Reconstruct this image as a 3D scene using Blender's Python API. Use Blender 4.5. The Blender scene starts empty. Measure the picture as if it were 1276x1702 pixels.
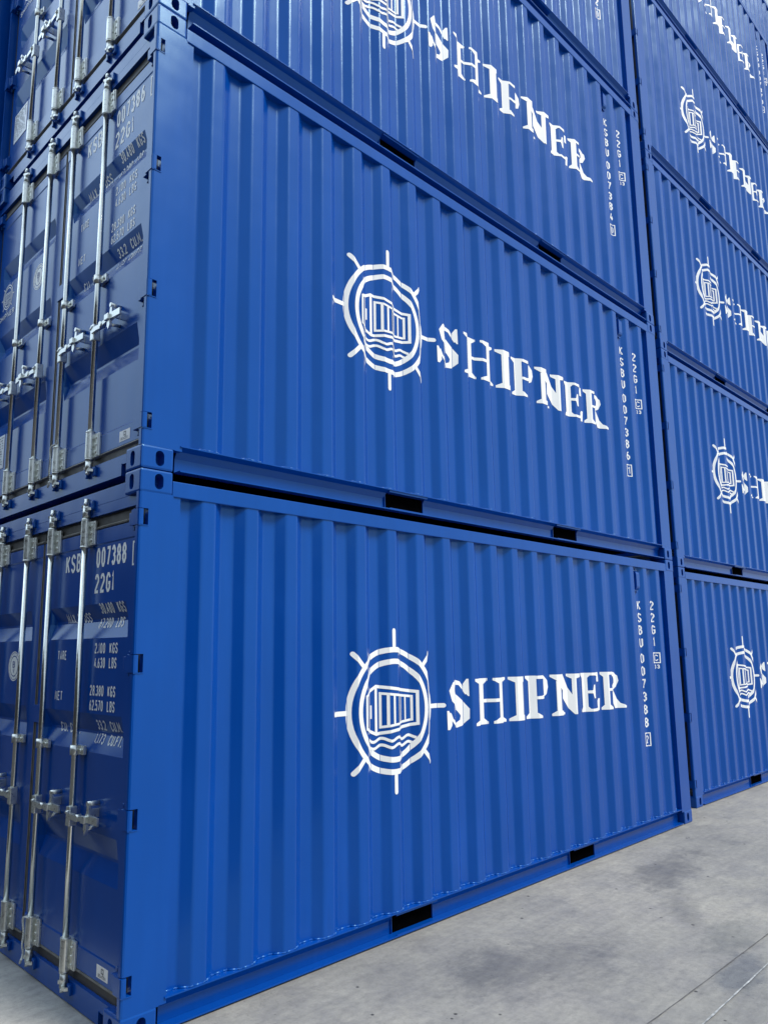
import bpy, bmesh, math, random
from mathutils import Vector, Matrix
from mathutils.geometry import tessellate_polygon
random.seed(7)
S = bpy.context.scene
COL = S.collection
R = math.radians

# ------------------------------------------------------------------ camera
CAM = Vector((-1.7465, -3.2876, 1.6972))
yaw, pit, rol = 0.79773, 0.162128, -0.0092114
f = Vector((math.cos(pit)*math.cos(yaw), math.cos(pit)*math.sin(yaw), math.sin(pit)))
r0 = Vector((math.sin(yaw), -math.cos(yaw), 0)); u0 = r0.cross(f)
rr = r0*math.cos(rol) + u0*math.sin(rol); uu = -r0*math.sin(rol) + u0*math.cos(rol)
cd = bpy.data.cameras.new('camera'); cam = bpy.data.objects.new('camera', cd); COL.objects.link(cam)
cam.matrix_world = Matrix(((rr.x, uu.x, -f.x, CAM.x), (rr.y, uu.y, -f.y, CAM.y), (rr.z, uu.z, -f.z, CAM.z), (0, 0, 0, 1)))
cd.sensor_fit = 'VERTICAL'; cd.sensor_height = 24.0; cd.lens = 1250.915/1702*24
cd.shift_x = (638-591.97)/1702; cd.shift_y = (876.41-851)/1702
cd.clip_start = 0.05; cd.clip_end = 2000
S.camera = cam

# ------------------------------------------------------------------ light
SUN_EL, SUN_AZ = R(54), R(159)         # azimuth clockwise from +Y; hazy sun behind the photographer's right shoulder
w = bpy.data.worlds.new('World'); S.world = w; w.use_nodes = True
nt = w.node_tree; bg = nt.nodes['Background']
sky = nt.nodes.new('ShaderNodeTexSky'); sky.sky_type = 'NISHITA'; sky.sun_disc = False
sky.sun_elevation = SUN_EL; sky.sun_rotation = SUN_AZ; sky.air_density = 1.0; sky.dust_density = 3.0; sky.ozone_density = 1.0
tcw = nt.nodes.new('ShaderNodeTexCoord'); mpw = nt.nodes.new('ShaderNodeMapping'); mpw.inputs['Scale'].default_value = (1, 1, 2.2)
nzw = nt.nodes.new('ShaderNodeTexNoise'); nzw.inputs['Scale'].default_value = 2.1; nzw.inputs['Detail'].default_value = 6; nzw.inputs['Roughness'].default_value = .55
rpw = nt.nodes.new('ShaderNodeValToRGB'); rpw.color_ramp.elements[0].position = .30; rpw.color_ramp.elements[0].color = (.45, .45, .45, 1); rpw.color_ramp.elements[1].position = .62; rpw.color_ramp.elements[1].color = (1, 1, 1, 1)
mxw = nt.nodes.new('ShaderNodeMix'); mxw.data_type = 'RGBA'; mxw.inputs[7].default_value = (6.2, 7.6, 9.1, 1)   # thin bright cloud over the blue
nt.links.new(tcw.outputs['Generated'], mpw.inputs[0]); nt.links.new(mpw.outputs[0], nzw.inputs[0]); nt.links.new(nzw.outputs[0], rpw.inputs[0])
nt.links.new(rpw.outputs[0], mxw.inputs[0]); nt.links.new(sky.outputs[0], mxw.inputs[6])
# brighter bank of cloud low over the yard's far left
dtw = nt.nodes.new('ShaderNodeVectorMath'); dtw.operation = 'DOT_PRODUCT'; dtw.inputs[1].default_value = (-.38, .55, .74)
mrw = nt.nodes.new('ShaderNodeMapRange'); mrw.inputs['From Min'].default_value = .72; mrw.inputs['From Max'].default_value = 1.0; mrw.inputs['To Min'].default_value = 1.0; mrw.inputs['To Max'].default_value = 2.6
mrw.interpolation_type = 'SMOOTHSTEP'
scw = nt.nodes.new('ShaderNodeVectorMath'); scw.operation = 'SCALE'
nt.links.new(tcw.outputs['Generated'], dtw.inputs[0]); nt.links.new(dtw.outputs['Value'], mrw.inputs['Value'])
nt.links.new(mxw.outputs[2], scw.inputs[0]); nt.links.new(mrw.outputs[0], scw.inputs['Scale'])
nt.links.new(scw.outputs[0], bg.inputs[0]); bg.inputs[1].default_value = 0.072
sd = bpy.data.lights.new('sun', 'SUN'); sd.energy = 2.65; sd.angle = R(22); sd.color = (1, .95, .87)
so = bpy.data.objects.new('sun', sd); COL.objects.link(so)
sdir = Vector((math.sin(SUN_AZ)*math.cos(SUN_EL), math.cos(SUN_AZ)*math.cos(SUN_EL), math.sin(SUN_EL)))
so.rotation_euler = sdir.to_track_quat('Z', 'Y').to_euler()
S.view_settings.view_transform = 'Standard'; S.view_settings.look = 'None'
S.view_settings.exposure = 0.60; S.view_settings.gamma = 1
S.cycles.max_bounces = 8

# ------------------------------------------------------------------ materials
def newmat(name):
    m = bpy.data.materials.new(name); m.use_nodes = True
    return m, m.node_tree, m.node_tree.nodes['Principled BSDF']
def N(nt, t, **k):
    n = nt.nodes.new(t)
    for a, b in k.items():
        if a in n.inputs: n.inputs[a].default_value = b
        else: setattr(n, a, b)
    return n
def ramp(nt, src, stops):
    n = nt.nodes.new('ShaderNodeValToRGB'); e = n.color_ramp.elements
    while len(e) < len(stops): e.new(0.5)
    for i, (p, c) in enumerate(stops):
        e[i].position = p; e[i].color = (c if len(c) == 4 else (*c, 1))
    nt.links.new(src, n.inputs[0]); return n
def mapping(nt, sc, coord='Object'):
    tc = N(nt, 'ShaderNodeTexCoord'); mp = N(nt, 'ShaderNodeMapping'); mp.inputs['Scale'].default_value = sc
    if coord == 'World': tc = N(nt, 'ShaderNodeNewGeometry'); coord = 'Position'
    nt.links.new(tc.outputs[coord], mp.inputs[0]); return mp.outputs[0]

def paint_mat(name, col, rough=0.3, wav=0.42):
    m, nt, b = newmat(name)
    v = mapping(nt, (1, 1, 1), 'World'); vs = mapping(nt, (5, 5, .5), 'World')
    n1 = N(nt, 'ShaderNodeTexNoise', Scale=1.3, Detail=4.0); nt.links.new(v, n1.inputs[0])
    n2 = N(nt, 'ShaderNodeTexNoise', Scale=3.0, Detail=5.0); nt.links.new(vs, n2.inputs[0])
    mul = N(nt, 'ShaderNodeMath', operation='MULTIPLY'); nt.links.new(n1.outputs[0], mul.inputs[0]); nt.links.new(n2.outputs[0], mul.inputs[1])
    dust = tuple(c*0.95+0.003 for c in col)
    cr = ramp(nt, mul.outputs[0], [(0.12, tuple(c*.93 for c in col)), (0.30, col), (0.45, tuple(c*1.07+0.001 for c in col)), (0.6, dust)])
    nt.links.new(cr.outputs[0], b.inputs['Base Color'])
    rg = ramp(nt, n1.outputs[0], [(0.3, (rough*.85,)*3), (0.75, (rough*1.25,)*3)])
    nt.links.new(rg.outputs[0], b.inputs['Roughness'])
    # slight buckle of pressed sheet + orange peel
    n3 = N(nt, 'ShaderNodeTexNoise', Scale=2.2, Detail=2.0); nt.links.new(v, n3.inputs[0])
    bp = N(nt, 'ShaderNodeBump', Strength=wav, Distance=0.012); nt.links.new(n3.outputs[0], bp.inputs['Height'])
    n5 = N(nt, 'ShaderNodeTexNoise', Scale=6.0, Detail=2.0); nt.links.new(mapping(nt, (2.2, 2.2, .25), 'World'), n5.inputs[0])
    bp1 = N(nt, 'ShaderNodeBump', Strength=wav*.5, Distance=0.0015); nt.links.new(n5.outputs[0], bp1.inputs['Height']); nt.links.new(bp.outputs[0], bp1.inputs['Normal'])
    n4 = N(nt, 'ShaderNodeTexNoise', Scale=260.0, Detail=1.0); nt.links.new(v, n4.inputs[0])
    bp2 = N(nt, 'ShaderNodeBump', Strength=0.08, Distance=0.001); nt.links.new(n4.outputs[0], bp2.inputs['Height']); nt.links.new(bp1.outputs[0], bp2.inputs['Normal'])
    nt.links.new(bp2.outputs[0], b.inputs['Normal'])
    b.inputs['Specular IOR Level'].default_value = 0.56
    if col[0] < .1:
        b.inputs['Specular Tint'].default_value = (.45, .90, 1, 1); b.inputs['Coat Weight'].default_value = 0.0; b.inputs['Coat Roughness'].default_value = 0.12; b.inputs['Coat IOR'].default_value = 1.45
    return m
BLUE = (0.0002, 0.053, 0.310)
M = {}
M['blue'] = paint_mat('blue container paint', BLUE, 0.21)
M['white'] = paint_mat('white marking paint', (0.84, 0.86, 0.86), 0.4, 0.25)
def simple(name, col, rough=.5, metal=0.0, nscale=30, var=.25, bump=.1):
    m, nt, b = newmat(name); v = mapping(nt, (1, 1, 1))
    n = N(nt, 'ShaderNodeTexNoise', Scale=nscale, Detail=5.0); nt.links.new(v, n.inputs[0])
    c = ramp(nt, n.outputs[0], [(.3, tuple(x*(1-var) for x in col)), (.7, tuple(min(1, x*(1+var)) for x in col))])
    nt.links.new(c.outputs[0], b.inputs['Base Color'])
    rg = ramp(nt, n.outputs[0], [(.3, (rough*.75,)*3), (.7, (min(1, rough*1.3),)*3)]); nt.links.new(rg.outputs[0], b.inputs['Roughness'])
    b.inputs['Metallic'].default_value = metal
    if name.startswith('dark under'): b.inputs['Specular IOR Level'].default_value = 0.0
    bp = N(nt, 'ShaderNodeBump', Strength=bump, Distance=.002); nt.links.new(n.outputs[0], bp.inputs['Height']); nt.links.new(bp.outputs[0], b.inputs['Normal'])
    return m
M['galv'] = simple('galvanised steel', (.74, .76, .72), .17, 1.0, 60, .08, .03)
M['galvcast'] = simple('galvanised forging', (.74, .76, .72), .33, .9, 50, .12, .12)
M['rubber'] = simple('door gasket rubber', (.045, .042, .038), .5, 0, 20, .3)
M['rubber_light'] = simple('grey gasket lip', (.16, .155, .14), .5, 0, 20, .25)
M['dark'] = simple('dark underside and pocket shade', (.0015, .0015, .002), 1.0, 0, 20, .3)  # near-black colour stands in for the shade inside the forklift pockets
M['plate'] = simple('aluminium data plate', (.62, .64, .66), .35, .6, 12, .1, .05)
M['sticker'] = simple('white vinyl sticker', (.78, .78, .78), .35, 0, 12, .03, .02)
M['ink'] = simple('dark print', (.05, .05, .06), .5, 0, 12, .1, .02)
M['cord'] = simple('white cord fibre', (.66, .68, .66), .7, 0, 120, .15, .5)
M['bluemark'] = simple('blue print', (.01, .05, .25), .5, 0, 12, .1, .02)

def concrete_mat():
    m, nt, b = newmat('worn concrete'); L = nt.links
    v = mapping(nt, (1, 1, 1))
    def noise(sc, det=6, rough=.6, vec=v, dist=0.0):
        n = N(nt, 'ShaderNodeTexNoise', Scale=sc, Detail=float(det), Roughness=rough, Distortion=dist); L.new(vec, n.inputs[0]); return n.outputs[0]
    cur = [None]
    def mul(col, fac=1.0, facsrc=None):
        mx = N(nt, 'ShaderNodeMix', data_type='RGBA', blend_type='MULTIPLY'); mx.inputs[0].default_value = fac
        if facsrc is not None: L.new(facsrc, mx.inputs[0])
        L.new(cur[0], mx.inputs[6]); L.new(col, mx.inputs[7]); cur[0] = mx.outputs[2]
    big = noise(.42, 7, .55, dist=.5); mid = noise(2.6, 10, .80, dist=.2); fine = noise(22, 9, .82); grain = noise(170, 3, .6)
    cur[0] = ramp(nt, big, [(.30, (.190, .193, .193)), (.48, (.250, .250, .245)), (.66, (.290, .286, .275)), (.80, (.232, .234, .234))]).outputs[0]
    mul(ramp(nt, mid, [(.28, (.66, .67, .70)), (.43, (.92, .92, .93)), (.56, (1.03, 1.03, 1.01)), (.72, (1.24, 1.23, 1.19))]).outputs[0])
    mul(ramp(nt, fine, [(.28, (.66, .66, .68)), (.5, (1, 1, 1)), (.72, (1.22, 1.22, 1.20))]).outputs[0], .9)
    mul(ramp(nt, grain, [(.25, (.86, .86, .86)), (.5, (1, 1, 1)), (.75, (1.10, 1.10, 1.10))]).outputs[0], .8)
    # trowel and drag marks in two directions
    for rz, sc, lo, hi in ((.35, (1.0, 6.5, 1), .87, 1.10), (-.5, (1.2, 5, 1), .90, 1.08)):
        tc = N(nt, 'ShaderNodeTexCoord'); mp = N(nt, 'ShaderNodeMapping'); mp.inputs['Scale'].default_value = sc; mp.inputs['Rotation'].default_value = (0, 0, rz)
        L.new(tc.outputs['Object'], mp.inputs[0])
        mul(ramp(nt, noise(2.6, 9, .72, vec=mp.outputs[0], dist=.4), [(.32, (lo, lo, lo+.01)), (.52, (1, 1, 1)), (.72, (hi, hi, hi-.01))]).outputs[0])
    # oil and damp stains, each with its own ragged outline
    wob = N(nt, 'ShaderNodeTexNoise', Scale=1.9, Detail=10.0, Roughness=.82, Distortion=.3); L.new(v, wob.inputs[0])
    def stain(cx, cy, rx, ry, rot, col, soft=.55, amp=4.2):
        tc = N(nt, 'ShaderNodeTexCoord'); mp = N(nt, 'ShaderNodeMapping', vector_type='TEXTURE')
        mp.inputs['Location'].default_value = (cx, cy, 0); mp.inputs['Scale'].default_value = (rx, ry, 1); mp.inputs['Rotation'].default_value = (0, 0, rot)
        L.new(tc.outputs['Object'], mp.inputs[0])
        ln = N(nt, 'ShaderNodeVectorMath', operation='LENGTH'); L.new(mp.outputs[0], ln.inputs[0])
        ma = N(nt, 'ShaderNodeMath', operation='MULTIPLY_ADD'); L.new(wob.outputs[0], ma.inputs[0]); ma.inputs[1].default_value = amp; L.new(ln.outputs['Value'], ma.inputs[2])
        k = ramp(nt, ma.outputs[0], [(0.0, (0, 0, 0)), (1.0, (1, 1, 1))])
        mr = N(nt, 'ShaderNodeMapRange'); L.new(ma.outputs[0], mr.inputs['Value'])
        mr.inputs['From Min'].default_value = amp*.5+1-soft; mr.inputs['From Max'].default_value = amp*.5+1+soft*.4; mr.inputs['To Min'].default_value = 1; mr.inputs['To Max'].default_value = 0
        cc = N(nt, 'ShaderNodeRGB'); cc.outputs[0].default_value = (*col, 1)
        mul(cc.outputs[0], 1.0, mr.outputs[0])
    stain(2.05, -.80, .62, .30, -.25, (.66, .67, .71)); stain(1.75, -.55, .35, .22, .3, (.80, .81, .84), .8)
    stain(4.35, -.52, .60, .20, .1, (.60, .61, .65)); stain(3.5, -.95, .35, .12, .6, (.78, .79, .80)); stain(2.72, -1.60, .30, .11, .15, (.62, .66, .74), .4, 3.2)
    stain(3.15, -1.38, .40, .14, .1, (.74, .76, .78)); stain(6.4, -1.9, .9, .35, .2, (.70, .71, .74)); stain(-1.2, 2.6, .7, .3, .8, (.72, .72, .74)); stain(3.9, -1.15, .55, .22, .2, (1.16, 1.15, 1.11), .9)
    # dark pits and grit
    vo = N(nt, 'ShaderNodeTexVoronoi', Scale=7.0); L.new(v, vo.inputs['Vector'])
    sp = noise(5, 3, .5); pm = ramp(nt, sp, [(.44, (0, 0, 0)), (.52, (1, 1, 1))])
    mul(ramp(nt, vo.outputs['Distance'], [(0.055, (.16, .16, .18)), (.085, (1, 1, 1))]).outputs[0], 1, pm.outputs[0])
    vo2 = N(nt, 'ShaderNodeTexVoronoi', Scale=26.0); L.new(v, vo2.inputs['Vector'])
    sp2 = noise(2.2, 4, .6); pm2 = ramp(nt, sp2, [(.50, (0, 0, 0)), (.62, (1, 1, 1))])
    mul(ramp(nt, vo2.outputs['Distance'], [(0.05, (.35, .35, .36)), (.12, (1, 1, 1))]).outputs[0], 1, pm2.outputs[0])
    # creamier concrete beside the door end, lightened further to offset shade there (wandering edge)
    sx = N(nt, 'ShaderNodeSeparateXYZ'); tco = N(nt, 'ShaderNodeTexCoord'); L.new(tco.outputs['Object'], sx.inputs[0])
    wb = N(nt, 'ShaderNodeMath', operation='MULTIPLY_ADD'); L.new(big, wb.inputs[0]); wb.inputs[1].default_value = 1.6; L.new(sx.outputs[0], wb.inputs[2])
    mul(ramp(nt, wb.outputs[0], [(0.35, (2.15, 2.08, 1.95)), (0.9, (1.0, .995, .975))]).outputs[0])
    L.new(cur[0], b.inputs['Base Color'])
    rg = ramp(nt, mid, [(.3, (.50,)*3), (.7, (.80,)*3)]); L.new(rg.outputs[0], b.inputs['Roughness'])
    ad = N(nt, 'ShaderNodeMath', operation='ADD'); L.new(mid, ad.inputs[0]); L.new(fine, ad.inputs[1])
    bp = N(nt, 'ShaderNodeBump', Strength=.5, Distance=.004); L.new(ad.outputs[0], bp.inputs['Height']); L.new(bp.outputs[0], b.inputs['Normal'])
    return m
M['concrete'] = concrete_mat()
M['added_strip'] = simple('dark asphalt', (.040, .041, .043), .85, 0, 90, .35, .5)
M['joint'] = simple('joint filler', (.10, .10, .10), .9, 0, 40, .5)

# ------------------------------------------------------------------ mesh helpers
class MB:
    def __init__(s): s.bm = bmesh.new()
    def box(s, x0, x1, y0, y1, z0, z1, bevel=0):
        vs = [s.bm.verts.new(p) for p in ((x0,y0,z0),(x1,y0,z0),(x1,y1,z0),(x0,y1,z0),(x0,y0,z1),(x1,y0,z1),(x1,y1,z1),(x0,y1,z1))]
        fs = [s.bm.faces.new([vs[i] for i in q]) for q in ((0,3,2,1),(4,5,6,7),(0,1,5,4),(1,2,6,5),(2,3,7,6),(3,0,4,7))]
        if bevel:
            es = list({e for f_ in fs for e in f_.edges})
            bmesh.ops.bevel(s.bm, geom=es, offset=bevel, segments=2, affect='EDGES', profile=.6)
        return s
    def prism(s, pts, axis, a, b):
        """pts 2D closed polygon; axis 'x': pts=(y,z); 'y': (x,z); 'z': (x,y)"""
        def P(p, t): return {'x': (t, p[0], p[1]), 'y': (p[0], t, p[1]), 'z': (p[0], p[1], t)}[axis]
        A = [s.bm.verts.new(P(p, a)) for p in pts]; B = [s.bm.verts.new(P(p, b)) for p in pts]
        n = len(pts)
        for i in range(n): s.bm.faces.new((A[i], A[(i+1) % n], B[(i+1) % n], B[i]))
        s.bm.faces.new(A[::-1]); s.bm.faces.new(B)
        return s
    def cyl(s, p0, p1, r, n=16, r1=None):
        p0, p1 = Vector(p0), Vector(p1); d = (p1-p0).normalized(); r1 = r if r1 is None else r1
        a = d.orthogonal().normalized(); b = d.cross(a)
        A = []; B = []
        for i in range(n):
            t = 2*math.pi*i/n; o = a*math.cos(t)+b*math.sin(t)
            A.append(s.bm.verts.new(p0+o*r)); B.append(s.bm.verts.new(p1+o*r1))
        for i in range(n):
            fc = s.bm.faces.new((A[i], A[(i+1) % n], B[(i+1) % n], B[i])); fc.smooth = True
        s.bm.faces.new(A[::-1]); s.bm.faces.new(B)
        return s
    def tube(s, pts, r, n=8):
        for a, b in zip(pts[:-1], pts[1:]): s.cyl(a, b, r, n)
        return s
    def build(s, name, mat, parent=None, loc=(0, 0, 0)):
        bmesh.ops.recalc_face_normals(s.bm, faces=s.bm.faces)
        me = bpy.data.meshes.new(name); s.bm.to_mesh(me); s.bm.free()
        me.materials.append(mat)
        return link(name, me, parent, loc)
def link(name, me, parent=None, loc=(0, 0, 0)):
    o = bpy.data.objects.new(name, me); COL.objects.link(o); o.location = loc
    if parent: o.parent = parent
    return o
def mirror_mesh(me, W):
    m2 = me.copy()
    for v in m2.vertices: v.co.y = W - v.co.y
    m2.flip_normals(); return m2

L_, W_, H_ = 6.058, 2.438, 2.591
# side wall corrugation
X0, PITCH, FL, SL = 0.359, 0.278, 0.078, 0.061
YO, YI = 0.006, 0.046
prof = [(0.225, YI)]
for k in range(20):
    x = X0 + PITCH*k
    prof += [(x-SL, YI), (x, YO), (x+FL, YO), (x+FL+SL, YI)]
prof += [(5.84, YI)]
BREAKS_X = [p[0] for p in prof]
def yc(x):
    for (a, ya), (b, yb) in zip(prof[:-1], prof[1:]):
        if a <= x <= b: return ya + (yb-ya)*(x-a)/(b-a) if b > a else ya
    return YI
def rounded(pr, rad=.011):
    out = [pr[0]]
    for i in range(1, len(pr)-1):
        p = Vector(pr[i]); a = (Vector(pr[i-1])-p).normalized(); c = (Vector(pr[i+1])-p).normalized()
        q0 = p+a*rad; q2 = p+c*rad
        for k in range(5):
            t = k/4; out.append(tuple(q0*(1-t)**2+p*(2*t*(1-t))+q2*t*t))
    return out+[pr[-1]]

# door surface
XD, DD = 0.045, 0.036
GROOVES = [(0.61, 0.706, 0.72, 0.825), (1.20, 1.286, 1.30, 1.39), (1.772, 1.858, 1.872, 1.95)]
STEP0, STEP1 = 0.283, 2.262
def door_depth(z, inside=1.0):
    d = 0
    for a, b, c, e in GROOVES:
        if a < z < b: d = DD*(z-a)/(b-a)
        elif b <= z <= c: d = DD
        elif c < z < e: d = DD*(e-z)/(e-c)
    if z < STEP0-.001 or z > STEP1+.001: return -.004
    return d*inside
BREAKS_Z = sorted([z for g in GROOVES for z in g])

# ------------------------------------------------------------------ markings
def flat_to(name, polys, mapf, breaks, axis, mat, lift0=.0012, extra=None):
    """polys: list of 2D polygons (u,v) or (verts, faces) meshes. cut at breaks along u (axis 0) or v (axis 1), then mapped onto a surface"""
    flat = []
    for pl in polys: flat += pl if (isinstance(pl, list) and isinstance(pl[0][0], list)) else [pl]
    bm = bmesh.new()
    for k, pl in enumerate(flat):
        b2 = bmesh.new()
        if isinstance(pl, tuple):
            vs = [b2.verts.new((p[0], p[1], 0)) for p in pl[0]]
            for fc in pl[1]:
                try: b2.faces.new([vs[i] for i in fc])
                except ValueError: pass
        else:
            vs = [b2.verts.new((p[0], p[1], 0)) for p in pl]
            for t in tessellate_polygon([[Vector((p[0], p[1], 0)) for p in pl]]): b2.faces.new([vs[i] for i in t])
        for ax, c in [(axis, c) for c in breaks]+[(0, c) for c in (extra or [])]:
            us = [v.co[ax] for v in b2.verts]
            if min(us) < c < max(us):
                co = [0, 0, 0]; co[ax] = c; no = [0, 0, 0]; no[ax] = 1
                bmesh.ops.bisect_plane(b2, geom=b2.verts[:]+b2.edges[:]+b2.faces[:], plane_co=co, plane_no=no)
        lift = lift0 + .00006*k
        mp = {}
        for v in b2.verts: mp[v] = bm.verts.new(mapf(v.co.x, v.co.y, lift))
        for fc in b2.faces:
            try: bm.faces.new([mp[v] for v in fc.verts])
            except ValueError: pass
        b2.free()
    me = bpy.data.meshes.new(name); bm.to_mesh(me); bm.free(); me.materials.append(mat)
    return me
def side_map(u, v, l): return (u, yc(u)-l, v)
BREAKS_Y = [.155, .185, 1.065, 1.095, 1.343, 1.373, 2.253, 2.283]
def door_map(u, v, l):
    k = 0.0
    for g0, g1 in ((.155, 1.095), (1.343, 2.283)):
        if g0 < u < g1: k = min(1.0, (u-g0)/.03, (g1-u)/.03)
    return (XD+door_depth(v, k)-l, u, v)
def ribbon(pts, ws, close=False):
    """polyline with widths -> list of quads merged as one mesh tuple"""
    n = len(pts); Lp = []; Rp = []
    if not isinstance(ws, (list, tuple)): ws = [ws]*n
    for i, p in enumerate(pts):
        p = Vector(p)
        if close: a, c = Vector(pts[i-1]), Vector(pts[(i+1) % n])
        else: a, c = Vector(pts[max(i-1, 0)]), Vector(pts[min(i+1, n-1)])
        d0 = (p-a).normalized() if (p-a).length > 1e-9 else (c-p).normalized()
        d1 = (c-p).normalized() if (c-p).length > 1e-9 else d0
        d = (d0+d1).normalized(); nn = Vector((-d.y, d.x)); k = 1/max(.5, nn.dot(Vector((-d1.y, d1.x))))
        Lp.append(tuple(p+nn*ws[i]*.5*k)); Rp.append(tuple(p-nn*ws[i]*.5*k))
    vs = Lp+Rp; fs = [(i, (i+1) % n, n+(i+1) % n, n+i) for i in range(n if close else n-1)]
    return (vs, fs)
def ring(cx, cz, ro, ri, n=72, a=1.0):
    vs = [(cx+ro*math.cos(2*math.pi*i/n)*a, cz+ro*math.sin(2*math.pi*i/n)) for i in range(n)]
    vs += [(cx+ri*math.cos(2*math.pi*i/n)*a, cz+ri*math.sin(2*math.pi*i/n)) for i in range(n)]
    return (vs, [(i, (i+1) % n, n+(i+1) % n, n+i) for i in range(n)])
def disc(cx, cz, r, n=40): return [(cx+r*math.cos(2*math.pi*i/n), cz+r*math.sin(2*math.pi*i/n)) for i in range(n)]
def capsule(p, q, w, n=6):
    p, q = Vector(p), Vector(q); d = (q-p).normalized(); a0 = math.atan2(d.y, d.x); out = []
    for i in range(n+1):
        t = a0-math.pi/2+math.pi*i/n; out.append((q.x+w/2*math.cos(t), q.y+w/2*math.sin(t)))
    for i in range(n+1):
        t = a0+math.pi/2+math.pi*i/n; out.append((p.x+w/2*math.cos(t), p.y+w/2*math.sin(t)))
    return out
STROKES = {
 '0': [[(0,.2),(0,.8),(.33,1),(.67,1),(1,.8),(1,.2),(.67,0),(.33,0),(0,.2)]],
 '1': [[(0,.80),(1,1),(1,0)]],
 '2': [[(0,.78),(.06,.92),(.26,1),(.66,1),(1,.82),(1,.64),(0,.10),(0,0),(1,0)]],
 '3': [[(0,.82),(.33,1),(.67,1),(1,.82),(1,.66),(.67,.53),(.35,.53)],[(.67,.53),(1,.38),(1,.18),(.67,0),(.33,0),(0,.18)]],
 '4': [[(.62,1),(0,.24),(1,.24)],[(.72,.55),(.72,0)]],
 '5': [[(.95,1),(.06,1),(.03,.56),(.72,.60),(1,.42),(1,.18),(.67,0),(.33,0),(0,.16)]],
 '6': [[(.80,1),(.30,.80),(0,.42)],[(.33,.56),(0,.40),(0,.18),(.33,0),(.67,0),(1,.18),(1,.40),(.67,.56),(.33,.56)]],
 '7': [[(0,1),(1,1),(1,.90),(.38,0)]],
 '8': [[(.34,.54),(.03,.68),(.03,.84),(.34,1),(.66,1),(.97,.84),(.97,.68),(.66,.54)],[(.33,.54),(0,.38),(0,.18),(.33,0),(.67,0),(1,.18),(1,.38),(.67,.54),(.33,.54)]],
 '9': [[(.20,0),(.70,.20),(1,.58)],[(.33,.44),(0,.60),(0,.82),(.33,1),(.67,1),(1,.82),(1,.60),(.67,.44),(.33,.44)]],
 'K': [[(0,0),(0,1)],[(1,1),(0,.38)],[(.34,.60),(1,0)]],
 'S': [[(1,.80),(.96,.88),(.66,1),(.34,1),(0,.84),(0,.68),(.18,.56),(.82,.42),(1,.30),(1,.16),(.66,0),(.34,0),(0,.14),(0,.2)]],
 'B': [[(0,0),(0,1),(.72,1),(.95,.86),(.95,.68),(.74,.54),(0,.54)],[(.74,.54),(1,.40),(1,.16),(.67,0),(0,0)]],
 'U': [[(0,1),(0,.18),(.33,0),(.67,0),(1,.18),(1,1)]],
 'G': [[(1,.78),(.96,.86),(.66,1),(.33,1),(0,.8),(0,.2),(.33,0),(.67,0),(1,.16),(1,.46),(.56,.46)]],
 'M': [[(0,0),(0,1),(.5,.34),(1,1),(1,0)]], 'A': [[(0,0),(.5,1),(1,0)],[(.20,.30),(.80,.30)]],
 'X': [[(0,0),(1,1)],[(0,1),(1,0)]], 'R': [[(0,0),(0,1),(.66,1),(1,.84),(1,.64),(.66,.48),(0,.48)],[(.55,.48),(1,0)]],
 'O': [[(0,.2),(0,.8),(.33,1),(.67,1),(1,.8),(1,.2),(.67,0),(.33,0),(0,.2)]],
 'T': [[(0,1),(1,1)],[(.5,1),(.5,0)]], 'E': [[(1,1),(0,1),(0,0),(1,0)],[(0,.53),(.82,.53)]], 'N': [[(0,0),(0,1),(1,0),(1,1)]],
 'C': [[(1,.78),(.96,.86),(.66,1),(.33,1),(0,.8),(0,.2),(.33,0),(.67,0),(.96,.14),(1,.22)]],
 'P': [[(0,0),(0,1),(.66,1),(1,.84),(1,.62),(.66,.46),(0,.46)]], 'L': [[(0,1),(0,0),(1,0)]], 'D': [[(0,0),(0,1),(.7,1),(1,.8),(1,.2),(.7,0),(0,0)]],
 'F': [[(1,1),(0,1),(0,0)],[(0,.53),(.82,.53)]], 'H': [[(0,0),(0,1)],[(1,0),(1,1)],[(0,.52),(1,.52)]], 'I': [[(.5,0),(.5,1)]], 'V': [[(0,1),(.5,0),(1,1)]],
 '.': [[(.5,-.06),(.5,.12)]]}
ADV = {'1': .42, '.': .16, ' ': .52, 'M': 1.25, 'I': .2}
def text(txt, x, z, w, h, flip=1, wt=.155):
    """narrow painted stroke characters fitted in box w x h, baseline-left at (x,z); flip=-1 runs towards -u. One merged tuple mesh list."""
    t = wt*h; gap = .34; tot = sum(ADV.get(c, 1) for c in txt)+gap*(len(txt)-1); k = w/tot; out = []; cx = 0
    t = min(t, .42*k) if len(txt) > 1 else t
    for c in txt:
        a = ADV.get(c, 1)*k
        for st in STROKES.get(c, []):
            iw = max(a-t, 0)
            pts = [(x+flip*(cx+t/2+px*iw), z+t/2+pz*(h-t)) for px, pz in st]
            cl = len(pts) > 2 and (abs(pts[0][0]-pts[-1][0])+abs(pts[0][1]-pts[-1][1]) < 1e-9)
            out.append(ribbon(pts[:-1] if cl else [pts[0]]+pts[1:], t, close=cl))
            if not cl:      # square off the stroke ends
                pass
        cx += a+gap*k
    return out

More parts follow.
